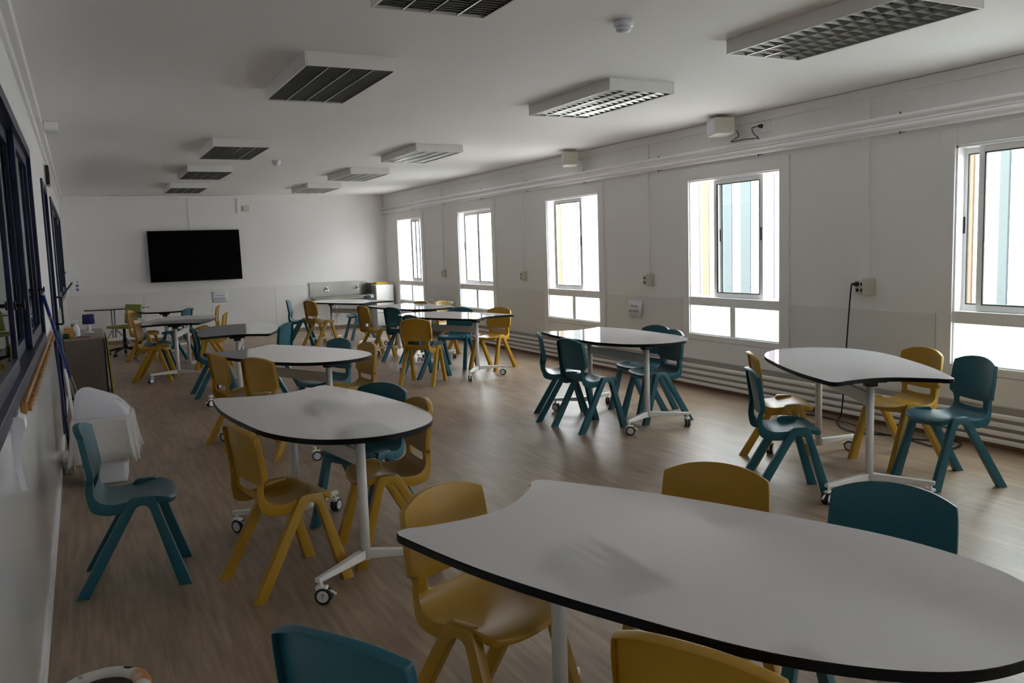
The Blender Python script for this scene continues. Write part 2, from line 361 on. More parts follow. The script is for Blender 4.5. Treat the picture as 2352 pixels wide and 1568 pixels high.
# ------------------------------------------------------------------ left windows (blue)
for i, (y0, y1, z0, z1) in enumerate(LW):
    w = empty('window_%d' % (8+i), (XL, (y0+y1)/2, z0)); w['kind'] = 'structure'; inv = Matrix.Translation(-Vector(w.location))
    m = MB(); x0, x1 = XL-.10, XL+.016; e = .055
    m.box(x0, y0, z0, x1, y0+e, z1, .003).box(x0, y1-e, z0, x1, y1, z1, .003).box(x0, y0+e, z1-e, x1, y1-e, z1, .003).box(x0, y0+e, z0, x1, y1-e, z0+e, .003)
    fo = m.build('window_frame', 'blue', w); fo.matrix_parent_inverse = inv
    n = 4; wd = (y1-y0-2*e)/n
    for k in range(n):
        a = y0+e+k*wd; dx = -.02 if k % 2 else -.05
        m = MB(); s = .06; xa, xb = XL+dx-.014, XL+dx+.014
        ya, yb = a-.03*(k > 0), a+wd+.03*(k < n-1)
        m.box(xa, ya, z0+e, xb, ya+s, z1-e, .003).box(xa, yb-s, z0+e, xb, yb, z1-e, .003).box(xa, ya+s, z1-e-s, xb, yb-s, z1-e, .003).box(xa, ya+s, z0+e, xb, yb-s, z0+e+s, .003)
        so = m.build('sash', 'blue', w); so.matrix_parent_inverse = inv
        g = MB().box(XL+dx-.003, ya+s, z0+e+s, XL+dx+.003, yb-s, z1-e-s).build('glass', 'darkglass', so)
        ky = yb-s/2 if k % 2 else ya+s/2
        MB().cyl((xb, ky, 1.34), (xb+.03, ky, 1.34), .008).cyl((xb+.03, ky, 1.34), (xb+.038, ky, 1.34), .018).build('knob', 'black', so)
# ------------------------------------------------------------------ door (blue)
dr = empty('door_1', (XL, 8.7, 0)); dr['kind'] = 'structure'; inv = Matrix.Translation(-Vector(dr.location))
m = MB().box(XL-.12, 8.1, 0, XL+.016, 8.16, 2.2, .003).box(XL-.12, 9.24, 0, XL+.016, 9.3, 2.2, .003).box(XL-.12, 8.16, 2.14, XL+.016, 9.24, 2.2, .003)
o = m.build('door_frame', 'blue', dr); o.matrix_parent_inverse = inv
m = MB().box(XL-.05, 8.165, .01, XL-.01, 8.28, 2.135, .003).box(XL-.05, 9.12, .01, XL-.01, 9.235, 2.135, .003).box(XL-.05, 8.28, 2.0, XL-.01, 9.12, 2.135, .003).box(XL-.05, 8.28, .01, XL-.01, 9.12, .95, .003)
o = m.build('door_leaf', 'blue', dr); o.matrix_parent_inverse = inv
g = MB().box(XL-.033, 8.28, .95, XL-.027, 9.12, 2.0).build('glass', 'darkglass', o)
h = MB().tube([(XL-.01, 8.22, .98), (XL+.07, 8.22, .98), (XL+.075, 8.22, .985), (XL+.075, 8.22, 1.205), (XL+.07, 8.22, 1.21), (XL-.01, 8.22, 1.21)], .009).build('door_handle', 'black', o)

# ------------------------------------------------------------------ pipes on the right wall
def pipe(zc, r, xo, y0, y1, label, grp=None, mt='trim'):
    e = empty('heating_pipe', (XR-xo, (y0+y1)/2, zc)); tag(e, label, 'pipe', grp)
    o = MB().cyl((XR-xo, y0, zc), (XR-xo, y1, zc), r, n=24).build('pipe_run', mt, e); o.matrix_parent_inverse = Matrix.Translation(-Vector(e.location))
    for k in range(11):
        y = .6+k*1.51+.9
        if y0 < y < y1:
            sg = -1 if zc in (2.310,) else 1
            if r > .03: q = MB().cyl((XR-.05, y, zc+sg*r*.9), (XR-.05, y, zc+sg*(r+.016)), .0045, n=8).box(XR-.05, y-.008, zc+sg*(r+.002)-.0015, XR-.001, y+.008, zc+sg*(r+.002)+.0015)
            else: q = MB().box(XR-.056, y-.006, zc-.004, XR-.0005, y+.006, zc+.004)
            q = q.build('bracket', 'black', e); q.matrix_parent_inverse = o.matrix_parent_inverse.copy()
pipe(2.381, .031, .045, YN, YB-.02, 'upper of two thick white pipes running high along the window wall')
pipe(2.310, .031, .045, YN, YB-.02, 'lower of two thick white pipes running just above the window tops')
for z, s in ((.238, 'topmost'), (.178, 'second from the top'), (.118, 'third from the top'), (.062, 'lowest')):
    pipe(z, .0165, .070, YN, 13.15, s+' of four thin white pipes along the floor below the windows', mt='creampipe')
# sign of old paint cracks: thin dark wire lying between the thick pipes
# wall sockets on the right wall
pts = [(13.80, 'beige wall socket box between the two farthest windows'), (10.80, 'beige wall socket box between the second and third window from the back'),
       (7.80, 'beige wall socket box above the paper notice on the window wall'), (4.86, 'white wall socket with a black plug, right of the second nearest window')]
for y, lab in pts:
    e = empty('wall_socket', (XR, y, 1.09)); tag(e, lab, 'socket', None); iv = Matrix.Translation(-Vector(e.location))
    o = MB().box(XR-.045, y-.10, 1.03, XR, y+.0, 1.17, .006).build('cover_box', 'beige', e); o.matrix_parent_inverse = iv
    o = MB().box(XR-.02, y+.0, 1.045, XR, y+.09, 1.15, .004).build('socket_plate', 'beige', e); o.matrix_parent_inverse = iv
    for dy in (.022, .066):
        for dz in (1.07, 1.12):
            o = MB().cyl((XR-.0215, y+dy, dz), (XR-.018, y+dy, dz), .014, n=14).build('outlet', 'black', e); o.matrix_parent_inverse = iv
# black extension cable from the socket down to loops on the floor
def smooth(P, n=8):
    P = [Vector(p) for p in P]; o = []; P = [P[0]]+P+[P[-1]]
    for i in range(1, len(P)-2):
        a, b_, c_, d_ = P[i-1:i+3]
        for k in range(n):
            t = k/n; o.append(.5*((2*b_)+(c_-a)*t+(2*a-5*b_+4*c_-d_)*t*t+(3*b_-a-3*c_+d_)*t**3))
    return o+[P[-2]]
cb = [(XR-.02, 4.926, 1.12), (XR-.05, 4.94, 1.118), (XR-.06, 4.955, 1.07), (XR-.10, 4.96, .6), (XR-.13, 4.97, .1), (XR-.16, 4.98, .01), (5.36, 4.86, .01), (5.26, 4.72, .01), (5.22, 4.53, .01), (5.35, 4.3, .01), (5.28, 3.88, .01),
      (5.45, 3.86, .01), (5.56, 3.98, .01), (5.37, 4.16, .012), (5.3, 4.47, .022), (5.40, 4.8, .022), (5.47, 5.05, .01), (5.42, 5.3, .01), (5.25, 5.35, .01), (5.18, 5.1, .01), (5.2, 4.9, .01)]
e = empty('extension_cable', (5.4, 4.6, 0)); tag(e, 'black power cable hanging from the wall socket and coiled on the floor', 'cable'); iv = Matrix.Translation(-Vector(e.location))
o = MB().tube(smooth(cb), .006).build('cord', 'cable', e); o.matrix_parent_inverse = iv
o = MB().cyl((XR-.019, 4.926, 1.12), (XR-.055, 4.926, 1.12), .02, .014).build('plug', 'black', e); o.matrix_parent_inverse = iv

# ------------------------------------------------------------------ ceiling lights
def fixture(nf=15, finmat='fins'):
    e = empty('ceiling_light', (0, 0, H)); Wd, Ln, D = .56, 1.21, .082
    x, y = Wd/2, Ln/2; m = MB()
    m.box(-x, -y, -.005, x, y, -.0005)
    m.box(-x, -y, -D, -x+.012, y, -.005, .002).box(x-.012, -y, -D, x, y, -.005, .002).box(-x+.012, -y, -D, x-.012, -y+.012, -.005, .002).box(-x+.012, y-.012, -D, x-.012, y, -.005, .002)
    m.build('housing', 'white_metal', e)
    MB().box(-x+.0125, -y+.0125, -.012, x-.0125, y-.0125, -.0055).build('reflector', 'reflector', e)
    lanes = 4; lw = (Wd-.024)/lanes
    for k in range(lanes):
        cx = -x+.012+lw*(k+.5)
        MB().cyl((cx, -y+.03, -.022), (cx, y-.03, -.022), .008, n=10).build('tube', 'whiteplastic', e)
    m = MB(); z0, z1 = -D+.002, -.034
    for k in range(lanes+1):
        cx = -x+.012+lw*k
        m.prism([(cx-.004, z0), (cx+.004, z0), (cx+.007, z1), (cx-.007, z1)], -y+.013, y-.013, mx=Matrix(((1, 0, 0, 0), (0, 0, 1, 0), (0, 1, 0, 0), (0, 0, 0, 1))))
    m.build('louvre_rail', 'louvre', e); m = MB()
    st = (Ln-.026)/nf
    for j in range(1, nf):
        cy = -y+.013+st*j
        for k in range(lanes):
            xa = -x+.012+lw*k+.004; xb = xa+lw-.008
            m.prism([(cy-.0015, z0+.002), (cy+.0015, z0+.002), (cy+.16*st, z1), (cy-.16*st, z1)], xa, xb, mx=Matrix(((0, 0, 1, 0), (1, 0, 0, 0), (0, 1, 0, 0), (0, 0, 0, 1))))
    m.build('louvre', finmat, e)
    return e
FX = [(1.525, 3.17, 'white ceiling light with dark louvre cut off by the top edge'), (1.525, 5.61, 'large white louvred ceiling light, nearest complete one of the left row'),
      (1.535, 9.46, 'white louvred ceiling light above the television, nearest of the three grouped far ones'), (1.575, 12.06, 'white louvred ceiling light, middle of the three small ones above the television'),
      (1.61, 14.72, 'white louvred ceiling light, farthest of the left row above the television'), (3.74, 3.38, 'largest white ceiling light with silver grid louvre at the top right corner'),
      (3.69, 5.74, 'white ceiling light with silver grid louvre, second nearest of the window-side row'), (3.64, 9.47, 'white ceiling light with silver louvre in the middle of the window-side row'),
      (3.68, 12.12, 'white ceiling light, second farthest of the window-side row'), (3.71, 14.68, 'white ceiling light, farthest of the window-side row')]
fL, fR = fixture(34, 'darkfins'), fixture()
for i, (x, y, lab) in enumerate(FX):
    o = fL if i == 0 else fR if i == 5 else dup(fL if i < 5 else fR)
    o.location = (x, y, H); tag(o, lab, 'ceiling light', 'louvred ceiling lights')
# smoke detectors
for i, (x, y, lab) in enumerate(((2.636, 3.83, 'round white smoke detector between the two rows of lights, near one'), (2.261, 10.8, 'small far round white smoke detector above the television side'))):
    e = empty('smoke_detector', (x, y, H)); tag(e, lab, 'smoke detector', 'smoke detectors on the ceiling')
    MB().lathe([(.0, 0), (.052, 0), (.052, -.028), (.047, -.034), (.0, -.034)]).build('base', 'whiteplastic', e)
    MB().lathe([(.0, -.036), (.038, -.036), (.042, -.042), (.036, -.056), (.015, -.062), (.0, -.062)]).build('sensor_head', 'whiteplastic', e)
    MB().lathe([(.034, -.033), (.034, -.038), (.0, -.038)]).build('gap_ring', 'black', e)
# ------------------------------------------------------------------ loudspeakers on the window wall
for i, (y, z, s, lab) in enumerate(((6.35, 2.56, 1, 'larger beige loudspeaker under the ceiling, the nearer one, with black cables'), (9.10, 2.55, .9, 'smaller looking far beige loudspeaker under the ceiling on the window wall'))):
    e = empty('loudspeaker', (XR-.19, y, z), math.radians(-24 if i == 0 else -28)); tag(e, lab, 'loudspeaker')
    hh = .075
    MB().box(-.11, -.15, -hh, .07, .15, hh, .012).build('cabinet', 'beige', e)
    MB().box(-.114, -.13, -hh+.015, -.11, .13, hh-.015, .002).build('grille', 'whiteplastic', e)
    MB().box(.07, -.02, -.02, .13, .02, .02, .004).build('bracket', 'beige', e)
e = empty('loudspeaker_plug_socket', (XR, 6.02, 2.52)); tag(e, 'white socket under the ceiling with black plug beside the near loudspeaker', 'socket'); iv = Matrix.Translation(-Vector(e.location))
for nm, mb, mt in (('socket_plate', MB().box(XR-.02, 5.93, 2.47, XR, 6.06, 2.57, .004), 'trim'), ('plug', MB().cyl((XR-.02, 6.02, 2.53), (XR-.05, 6.02, 2.53), .02, .013), 'black'),
    ('cord', MB().tube(smooth([(XR-.05, 6.02, 2.53), (XR-.06, 6.10, 2.52), (XR-.06, 6.07, 2.46), (XR-.07, 6.02, 2.425), (XR-.08, 6.2, 2.43), (XR-.08, 6.36, 2.43), (XR-.07, 6.27, 2.47), (XR-.08, 6.28, 2.52)]), .004), 'cable')):
    o = mb.build(nm, mt, e); o.matrix_parent_inverse = iv
# ------------------------------------------------------------------ radiator
e = empty('radiator', (XR-.12, 13.9, 0)); tag(e, 'cream column radiator under the far windows', 'radiator'); iv = Matrix.Translation(-Vector(e.location))
for k in range(14):
    y = 13.32+k*.078
    m = MB(); 
    for xx in (XR-.16, XR-.10, XR-.04): m.cyl((xx, y, .14), (xx, y, .62), .017, n=10)
    m.cyl((XR-.16, y, .62), (XR-.04, y, .62), .024, n=12).cyl((XR-.16, y, .14), (XR-.04, y, .14), .024, n=12)
    o = m.build('column', 'radiator', e); o.matrix_parent_inverse = iv
o = MB().cyl((XR-.10, 13.25, .62), (XR-.10, 14.38, .62), .016, n=12).cyl((XR-.10, 13.25, .14), (XR-.10, 14.38, .14), .016, n=12).build('header_pipe', 'radiator', e); o.matrix_parent_inverse = iv
for y in (13.32, 14.33):
    o = MB().box(XR-.15, y-.015, 0, XR-.05, y+.015, .13, .003).build('foot', 'radiator', e); o.matrix_parent_inverse = iv
# ------------------------------------------------------------------ tables
def cr(P, n=10):
    o = []
    for i in range(1, len(P)-2):
        p0, p1, p2, p3 = [Vector((*q, 0)) for q in P[i-1:i+3]]
        for k in range(n):
            t = k/n; v = .5*((2*p1)+(p2-p0)*t+(2*p0-5*p1+4*p2-p3)*t*t+(3*p1-p0-3*p2+p3)*t**3); o.append((v.x, v.y))
    o.append(P[-2]); return o
def top_outline():
    L, hc, dep, w1, w2, w3, w4 = 1.536, .318, .11, .395, .41, .386, .254
    # one long side from the rounded corner at the concave end to the tip
    right = [(.030, hc-.070), (.012, hc-.050), (.001, hc-.028), (.0, hc-.008), (.010, hc+.008)]
    side = cr([(0, hc), (.03, hc+.019), (.25*L, w1), (.5*L, w2), (.75*L, w3), (.93*L, w4), (L, 0), (.93*L, -w4)])
    P = right+side; left = [(x, -y) for x, y in P[::-1][1:]]
    conc = []
    for k in range(1, 18):
        t = -1+2*k/18; u = (hc-.070)*t; conc.append((.030+(dep-.030)*(math.cos(t*math.pi/2)**1.0), u))
    return P+left+conc
TZ = .725
CS = (.165, 1.377); CO = (.32, 1.22)
def caster(s, y, ang, parent):
    # ang: direction of wheel axle
    d = Vector((math.cos(ang), math.sin(ang), 0)); t = Vector((-d.y, d.x, 0)); c = Vector((s, y, .036))+t*.012
    w = MB()
    for k in (-1, 1):
        a = c+d*.012*k; w.cyl(a-d*.008, a+d*.008, .036, n=24)
    o = w.build('wheel', 'rubber', parent)
    h = MB()
    for k in (-1, 1): h.cyl(c+d*.0205*k-d*.001*k, c+d*.022*k, .026, n=20)
    h.cyl(c-d*.004, c+d*.004, .030, n=16)
    h.build('hub', 'whiteplastic', o)
    f = MB().cyl((s, y, .060), (s, y, .10), .009, n=12)
    f.box(-.018, -.022, .060, .018, .030, .078, .005, mx=Matrix.Translation((s, y, 0))@Matrix.Rotation(ang, 4, 'Z'))
    f.build('fork', 'white_metal', o)
    tb = t*1.0; q0 = c+tb*.02+Vector((0, 0, .022)); q1 = c+tb*.055+Vector((0, 0, .004))
    MB().tube([q0, q0.lerp(q1, .5)+Vector((0, 0, .004)), q1], .006, 8).build('brake_lever', 'whiteplastic', o)
    return o
def make_table():
    e = empty('classroom_table', (0, 0, 0))
    out = top_outline(); m = MB()
    # white top face, black edge and underside
    n = len(out); bm = m.bm
    def ring(z, k):
        r = []
        cx = .75
        for i, (x, y) in enumerate(out):
            a = Vector(out[i-1]); b = Vector(out[(i+1) % n]); t = (b-a).normalized(); nrm = Vector((t.y, -t.x)) 
            r.append(bm.verts.new((x+nrm.x*k, y+nrm.y*k, z)))
        return r
    area = sum(out[i][0]*out[(i+1) % n][1]-out[(i+1) % n][0]*out[i][1] for i in range(n)); sg = 1 if area > 0 else -1
    R = [ring(TZ, -.002*sg), ring(TZ-.002, 0), ring(TZ-.021, 0), ring(TZ-.024, -.003*sg)]
    f = bm.faces.new(R[0]); f.material_index = 0; f = bm.faces.new(R[3][::-1]); f.material_index = 1
    for a, b in zip(R, R[1:]):
        for i in range(n):
            f = bm.faces.new((a[i], a[(i+1) % n], b[(i+1) % n], b[i])); f.material_index = 1; f.smooth = True
    tt = m.build('tabletop', ['top', 'edge'], e); tt.data.set_sharp_from_angle(angle=math.radians(35))
    for s, sd in ((CO[0], -1), (CO[1], 1)):
        c = MB().cyl((s, 0, .085), (s, 0, TZ-.045), .0225, n=28).build('column', 'white_metal', e)
        m = MB().box(s-.06, -.075, TZ-.055, s+.06, .075, TZ-.0245, .006).box(s-.030, -.034, TZ-.082, s+.030, .034, TZ-.045, .006)
        m.box(s-sd*.05-.05, -.035, TZ-.045, s-sd*.05+.05, .035, TZ-.0245, .004)
        m.build('flip_bracket', 'black', e)
        m = MB().box(s-sd*.14-.035, .06, TZ-.042, s-sd*.14+.035, .10, TZ-.0245, .004).box(s-sd*.24-.05, -.12, TZ-.04, s-sd*.24+.05, -.09, TZ-.0245, .003).build('release_lever', 'black', e)
        se = CS[0] if sd < 0 else CS[1]
        for k in (-1, 1):
            # tapered foot arm from the column base to the caster
            a = Vector((s, .012*k, 0)); b = Vector((se, .285*k, 0)); d = (b-a); Ln = d.length; d.normalize(); p = Vector((-d.y, d.x, 0)); am = MB(); bm2 = am.bm; vs = []
            for u, wd, za, zb in ((.0, .019, .088, .132), (Ln+.022, .014, .098, .118)):
                q = a+d*u; vs.append([bm2.verts.new((q+p*wd*sx).to_tuple()[:2]+(z,)) for sx, z in ((-1, za), (1, za), (1, zb), (-1, zb))])
            for i in range(4): bm2.faces.new((vs[0][i], vs[0][(i+1) % 4], vs[1][(i+1) % 4], vs[1][i]))
            bm2.faces.new(vs[0][::-1]); bm2.faces.new(vs[1])
            bmesh.ops.bevel(bm2, geom=list(bm2.edges), offset=.003, segments=1, affect='EDGES')
            am.build('foot', 'white_metal', e)
            caster(se, .285*k, .9*k+.2*sd, e)
    MB().box(CO[0]+.021, -.012, .525, CO[1]-.021, .012, .60, .004).build('crossbeam', 'white_metal', e)
    return e
TAB = [(1.022, 2.341, -66.46, 'big white table with black edge filling the lower right foreground', 0), (.926, 4.958, -82.5, 'white table in the left middle reflecting two ceiling lights, chairs on both sides', 0),
       (4.09, 6.885, -91, 'white table by the window wall ringed by four teal chairs', 0), (3.862, 3.128, 61.5, 'white table at the right, its concave edge facing us, black cord behind it', 0),
       (1.148, 7.504, -66.4, 'white table with four chairs just behind the left middle table', 0), (1.335, 8.787, 78.7, 'table with half its top dark from the television reflection, black bracket visible', 0),
       (.917, 10.95, 75.2, 'white table in the far left group with a pair of stacked-looking chairs at its left', 0), (4.221, 8.798, 110.9, 'white table in the centre with mustard chairs before it and right of it', 0),
       (4.25, 10.75, 111, 'white table just behind the centre table, in front of the radiator', 0), (4.168, 12.955, 112.1, 'far white table standing in front of the steel sink', 0),
       (1.254, 15.18, 263, 'far left white table mostly hidden behind another table', 0)]
TAB[8] = (4.054, 12.212, -80.05, TAB[8][3], 0)
t0 = make_table()
for i, (x, y, a, lab, _) in enumerate(TAB):
    o = t0 if i == 0 else dup(t0)
    o.location = (x, y, 0); o.rotation_euler = (0, 0, math.radians(a)); tag(o, lab, 'table', 'classroom tables')

    if i == 1:      # small digit moulded on one caster hub
        cu = bpy.data.curves.new('hub_digit', 'FONT'); cu.body = '7'; cu.size = .03; cu.align_x = 'CENTER'; cu.align_y = 'CENTER'; cu.extrude = .0003
        to = bpy.data.objects.new('hub_digit', cu); COL.objects.link(to); dg = bpy.context.evaluated_depsgraph_get(); dg.update()
        mm = bpy.data.meshes.new_from_object(to.evaluated_get(dg)); bpy.data.objects.remove(to); mm.materials.append(M['rubber'])
        q = bpy.data.objects.new('hub_digit', mm); COL.objects.link(q); q.parent = o
        an = -.7; dv = Vector((math.cos(an), math.sin(an), 0)); tv = Vector((-dv.y, dv.x, 0))
        q.location = Vector((CS[1], -.285, .036))+tv*.012+dv*.0226; q.rotation_euler = (math.pi/2, 0, an+math.pi/2)

# ------------------------------------------------------------------ chairs
ST = [(-.194, .762, .178), (-.1935, .758, .180), (-.187, .72, .184), (-.175, .66, .186), (-.163, .60, .187), (-.153, .560, .1865), (-.151, .536, .185), (-.151, .528, .183), (-.151, .520, .160), (-.151, .505, .155), (-.150, .488, .153),
      (-.149, .470, .153), (-.144, .445, .155), (-.130, .418, .162), (-.10, .398, .172), (-.055, .390, .180), (0, .394, .184), (.06, .402, .186), (.11, .409, .185), (.155, .411, .181), (.185, .405, .172), (.200, .392, .160), (.204, .380, .150)]
def make_chair(kind):
    e = empty('school_chair', (0, 0, 0)); bm = bmesh.new(); US = [-1, -.975, -.85, -.68, -.52, -.26, 0, .26, .52, .68, .85, .975, 1]
    g = []
    for i, (x, z, w) in enumerate(ST):
        row = []
        back = 1 if i <= 7 else max(0, 1-(i-7)/5)
        seat = max(0, min(1, (i-12)/4))
        for u in US:
            a = abs(u); topf = max(0, min(1, (z-.54)/.2))
            zz = z-(.038*a**2.4)*topf**2 + seat*.022*a**2.2*(1 if i < 19 else .4)
            xx = x+back*(.016+.018*topf)*a**2 - (seat*.030*a**3*(max(0, (i-18))/4))
            if 9 <= i <= 12: zz += 0
            if 8 <= i <= 13: zz -= .011*(1-a*a)*{8: .4, 9: .9, 10: 1, 11: 1, 12: .7, 13: .3}[i]
            row.append(bm.verts.new((xx, u*w, zz)))
        g.append(row)
    for i in range(len(ST)-1):
        for j in range(len(US)-1):
            if i in (9, 10) and 3 <= j <= 8: continue      # hand slot
            bm.faces.new((g[i][j], g[i][j+1], g[i+1][j+1], g[i+1][j]))
    bmesh.ops.recalc_face_normals(bm, faces=bm.faces)
    bm.normal_update()
    ref = g[17][6]
    if ref.normal.z < 0: bmesh.ops.reverse_faces(bm, faces=list(bm.faces)); bm.normal_update()
    # rim folded down / backwards all round the outer edge
    outer = set([v for v in g[0]+g[-1]]+[r[0] for r in g]+[r[-1] for r in g])
    be = [ed for ed in bm.edges if ed.is_boundary and ed.verts[0] in outer and ed.verts[1] in outer]
    nrm = {v: v.normal.copy() for v in outer}
    r = bmesh.ops.extrude_edge_only(bm, edges=be); nv = [v for v in r['geom'] if isinstance(v, bmesh.types.BMVert)]
    src = {}
    for v in nv:
        o_ = min(nrm, key=lambda q: (q.co-v.co).length); n_ = nrm[o_]; zc = v.co.z; xx_ = v.co.x
        d = Vector((-.030, 0, -.006)) if zc > .53 else (Vector((-.034, 0, -.012)) if zc > .45 else Vector((-.004, 0, -.030)))
        if zc <= .45: d = Vector((-.026 if xx_ < -.12 else (-.012 if xx_ < -.08 else 0), 0, -.054+.022*max(0, min(1, (xx_+.05)/.12))))
        if xx_ > .10: d = Vector((-.008*max(0, min(1, (xx_-.14)/.04)), 0, -.032*max(.25, min(1, (zc-.372)/.04))))
        v.co += d+Vector((0, -.004*(1 if v.co.y > 0 else -1), 0))
    me = bpy.data.meshes.new('shell'); bm.to_mesh(me); bm.free()
    tmp = bpy.data.objects.new('shell', me); COL.objects.link(tmp)
    sd = tmp.modifiers.new('s', 'SOLIDIFY'); sd.thickness = .006; sd.offset = -1
    sb = tmp.modifiers.new('u', 'SUBSURF'); sb.levels = 2; sb.render_levels = 2
    dg = bpy.context.evaluated_depsgraph_get(); full = bpy.data.meshes.new_from_object(tmp.evaluated_get(dg)); bpy.data.objects.remove(tmp)
    vn = [v.normal.copy() for v in full.vertices]
    for nm, test in (('backrest', lambda c: c.z > .455 and c.x < -.09), ('seat', lambda c: not (c.z > .455 and c.x < -.09))):
        idx = {}; fs = []
        for p in full.polygons:
            if test(p.center): fs.append([idx.setdefault(v, len(idx)) for v in p.vertices])
        inv = [None]*len(idx)
        for k, v in idx.items(): inv[v] = k
        m2 = bpy.data.meshes.new(nm); m2.from_pydata([full.vertices[k].co for k in inv], [], fs); m2.update()
        m2.polygons.foreach_set('use_smooth', [True]*len(fs)); m2.normals_split_custom_set_from_vertices([vn[k] for k in inv])
        m2.materials.append(M[kind]); o = bpy.data.objects.new(nm, m2); COL.objects.link(o); o.parent = e
    # legs: A-shaped sides
    fr = [(.054, .432), (.098, .432), (.112, .420), (.243, 0), (.187, 0), (.086, .372), (.074, .388), (.054, .394)]
    re = [(.054, .432), (.014, .432), (0, .420), (-.245, 0), (-.188, 0), (.022, .372), (.034, .388), (.054, .394)]
    for side in (-1, 1):
        for poly in (fr, re):
            bm = bmesh.new(); lay = []
            for k in (-1, 1):
                vs = []
                for (x, z) in poly:
                    yc = .178+(.432-z)/.432*.016; vs.append(bm.verts.new((x, side*(yc+.019*k), z)))
                lay.append(vs)
            n = len(poly)
            bm.faces.new(lay[0]); bm.faces.new(lay[1][::-1])
            for i in range(n): bm.faces.new((lay[0][i], lay[1][i], lay[1][(i+1) % n], lay[0][(i+1) % n]))
            bmesh.ops.recalc_face_normals(bm, faces=bm.faces)
            es = [ed for ed in bm.edges if not (abs(ed.verts[0].co.x-.054) < 1e-4 and abs(ed.verts[1].co.x-.054) < 1e-4) and ed.verts[0].co.z+ed.verts[1].co.z > .002]
            bmesh.ops.bevel(bm, geom=es, offset=.006, segments=2, affect='EDGES', profile=.6)
            for f in bm.faces: f.smooth = True
            m2 = bpy.data.meshes.new('leg'); bm.to_mesh(m2); bm.free(); m2.materials.append(M[kind])
            try: m2.set_sharp_from_angle(angle=math.radians(50))
            except Exception: pass
            o = bpy.data.objects.new('leg', m2); COL.objects.link(o); o.parent = e
    return e
CH = [
    ('teal', 0.136, 4.335, 353.6, 'lone teal chair in side view in the left foreground, beside the bin'),
    ('yellow', 0.751, 3.931, 13.0, 'mustard chair at the near left of the left middle table, legs fully visible'),
    ('yellow', 1.312, 4.048, 178.4, 'mustard chair at the right end of the left middle table, facing left'),
    ('teal', 1.339, 4.544, 211.0, 'teal chair behind the left middle table, next to the mustard one at its right'),
    ('teal', 4.636, 3.361, 161.9, 'teal chair at the far right facing left, backrest in front of the nearest window'),
    ('yellow', 4.774, 3.818, 169.2, 'mustard chair behind the right table, beside the rightmost teal chair'),
    ('teal', 3.632, 3.703, 327.5, 'teal chair at the left side of the right table, seen in side view'),
    ('yellow', 4.136, 4.247, 325.6, 'mustard chair half hidden behind the teal chair left of the right table'),
    ('teal', 3.721, 6.467, 334.4, 'teal chair at the left side of the all-teal table, farthest left and partly covered'),
    ('teal', 3.691, 5.966, 4.6, 'teal chair seen from behind at the left front of the all-teal table'),
    ('teal', 4.495, 6.324, 186.4, 'teal chair at the right rear of the all-teal table, under the second nearest window'),
    ('teal', 4.334, 5.913, 174.6, 'teal chair at the right front of the all-teal table, column before its legs'),
    ('yellow', 3.406, 9.076, 48.7, 'mustard chair seen squarely from behind before the centre table'),
    ('teal', 3.628, 9.567, 11.0, 'teal chair mostly hidden behind the squarely seen mustard chair'),
    ('teal', 4.245, 10.052, 223.8, 'teal chair behind the centre table, backrest above its far edge'),
    ('yellow', 4.572, 9.662, 208.3, 'bright mustard chair at the right end of the centre table'),
    ('teal', 3.912, 11.124, 19.0, 'dark teal chair seen from behind left of the centre table'),
    ('yellow', 3.734, 11.822, 8.4, 'mustard chair facing right between the sink table and the centre tables'),
    ('yellow', 4.348, 11.922, 200.1, 'mustard chair whose curved top shows above the table before the radiator, left one'),
    ('yellow', 4.859, 11.619, 304.0, 'mustard chair whose top shows just in front of the radiator'),
    ('teal', 3.244, 14.367, 339.1, 'teal chair at the left of the sink table, farthest left against the white wall'),
    ('yellow', 3.474, 13.965, 18.5, 'mustard chair beside the teal one at the left of the sink table'),
    ('teal', 4.344, 14.636, 181.8, 'teal chair at the right of the sink table, in front of the white cupboard'),
    ('yellow', 1.078, 7.039, 12.4, 'mustard chair seen from behind at the left corner of the second left table, narrow view'),
    ('yellow', 1.275, 6.558, 29.7, 'mustard chair with broad back to us at the near side of the second left table'),
    ('teal', 1.832, 7.313, 199.3, 'teal chair behind the second left table near its rounded tip'),
    ('yellow', 1.918, 6.837, 186.3, 'mustard chair at the rounded tip of the second left table, facing left'),
    ('teal', 1.231, 9.797, 0.5, 'teal chair at the left side of the half-dark table, facing right'),
    ('yellow', 1.548, 12.164, 165.2, 'mustard chair left of the half-dark table, nearer of two edge-on backrests'),
    ('teal', 1.866, 9.710, 144.0, 'teal chair with bright back at the right side of the half-dark table'),
    ('yellow', 1.728, 14.174, 167.0, 'mustard chair by the far left tables, taller looking of two edge-on backrests'),
    ('teal', 1.251, 13.814, 151.0, 'teal chair on the right of the farthest left tables, under the television'),
    ('yellow', 0.750, 11.545, 345.0, 'mustard chair in side view at the left of the far left table group'),
    ('yellow', 0.795, 13.938, 341.3, 'mustard chair in front of the lime green swivel chair'),
    ('yellow', 1.040, 2.299, 294.1, 'mustard chair tucked under the left corner of the big foreground table, front lit'),
    ('yellow', 1.702, 2.103, 211.6, 'mustard chair behind the far side of the big foreground table'),
    ('teal', 1.962, 1.648, 202.8, 'dark teal chair behind the far side of the big foreground table, rightmost there'),
    ('yellow', 1.136, 1.303, 25.7, 'mustard chair at the bottom edge of the picture before the foreground table'),
    ('teal', 0.549, 1.714, 32.9, 'teal chair whose back shows at the bottom edge left of the foreground table'),
    ('teal', 0.812, 11.999, 345.0, 'teal chair directly behind the mustard side-view chair at the far left'),
]
proto = {}
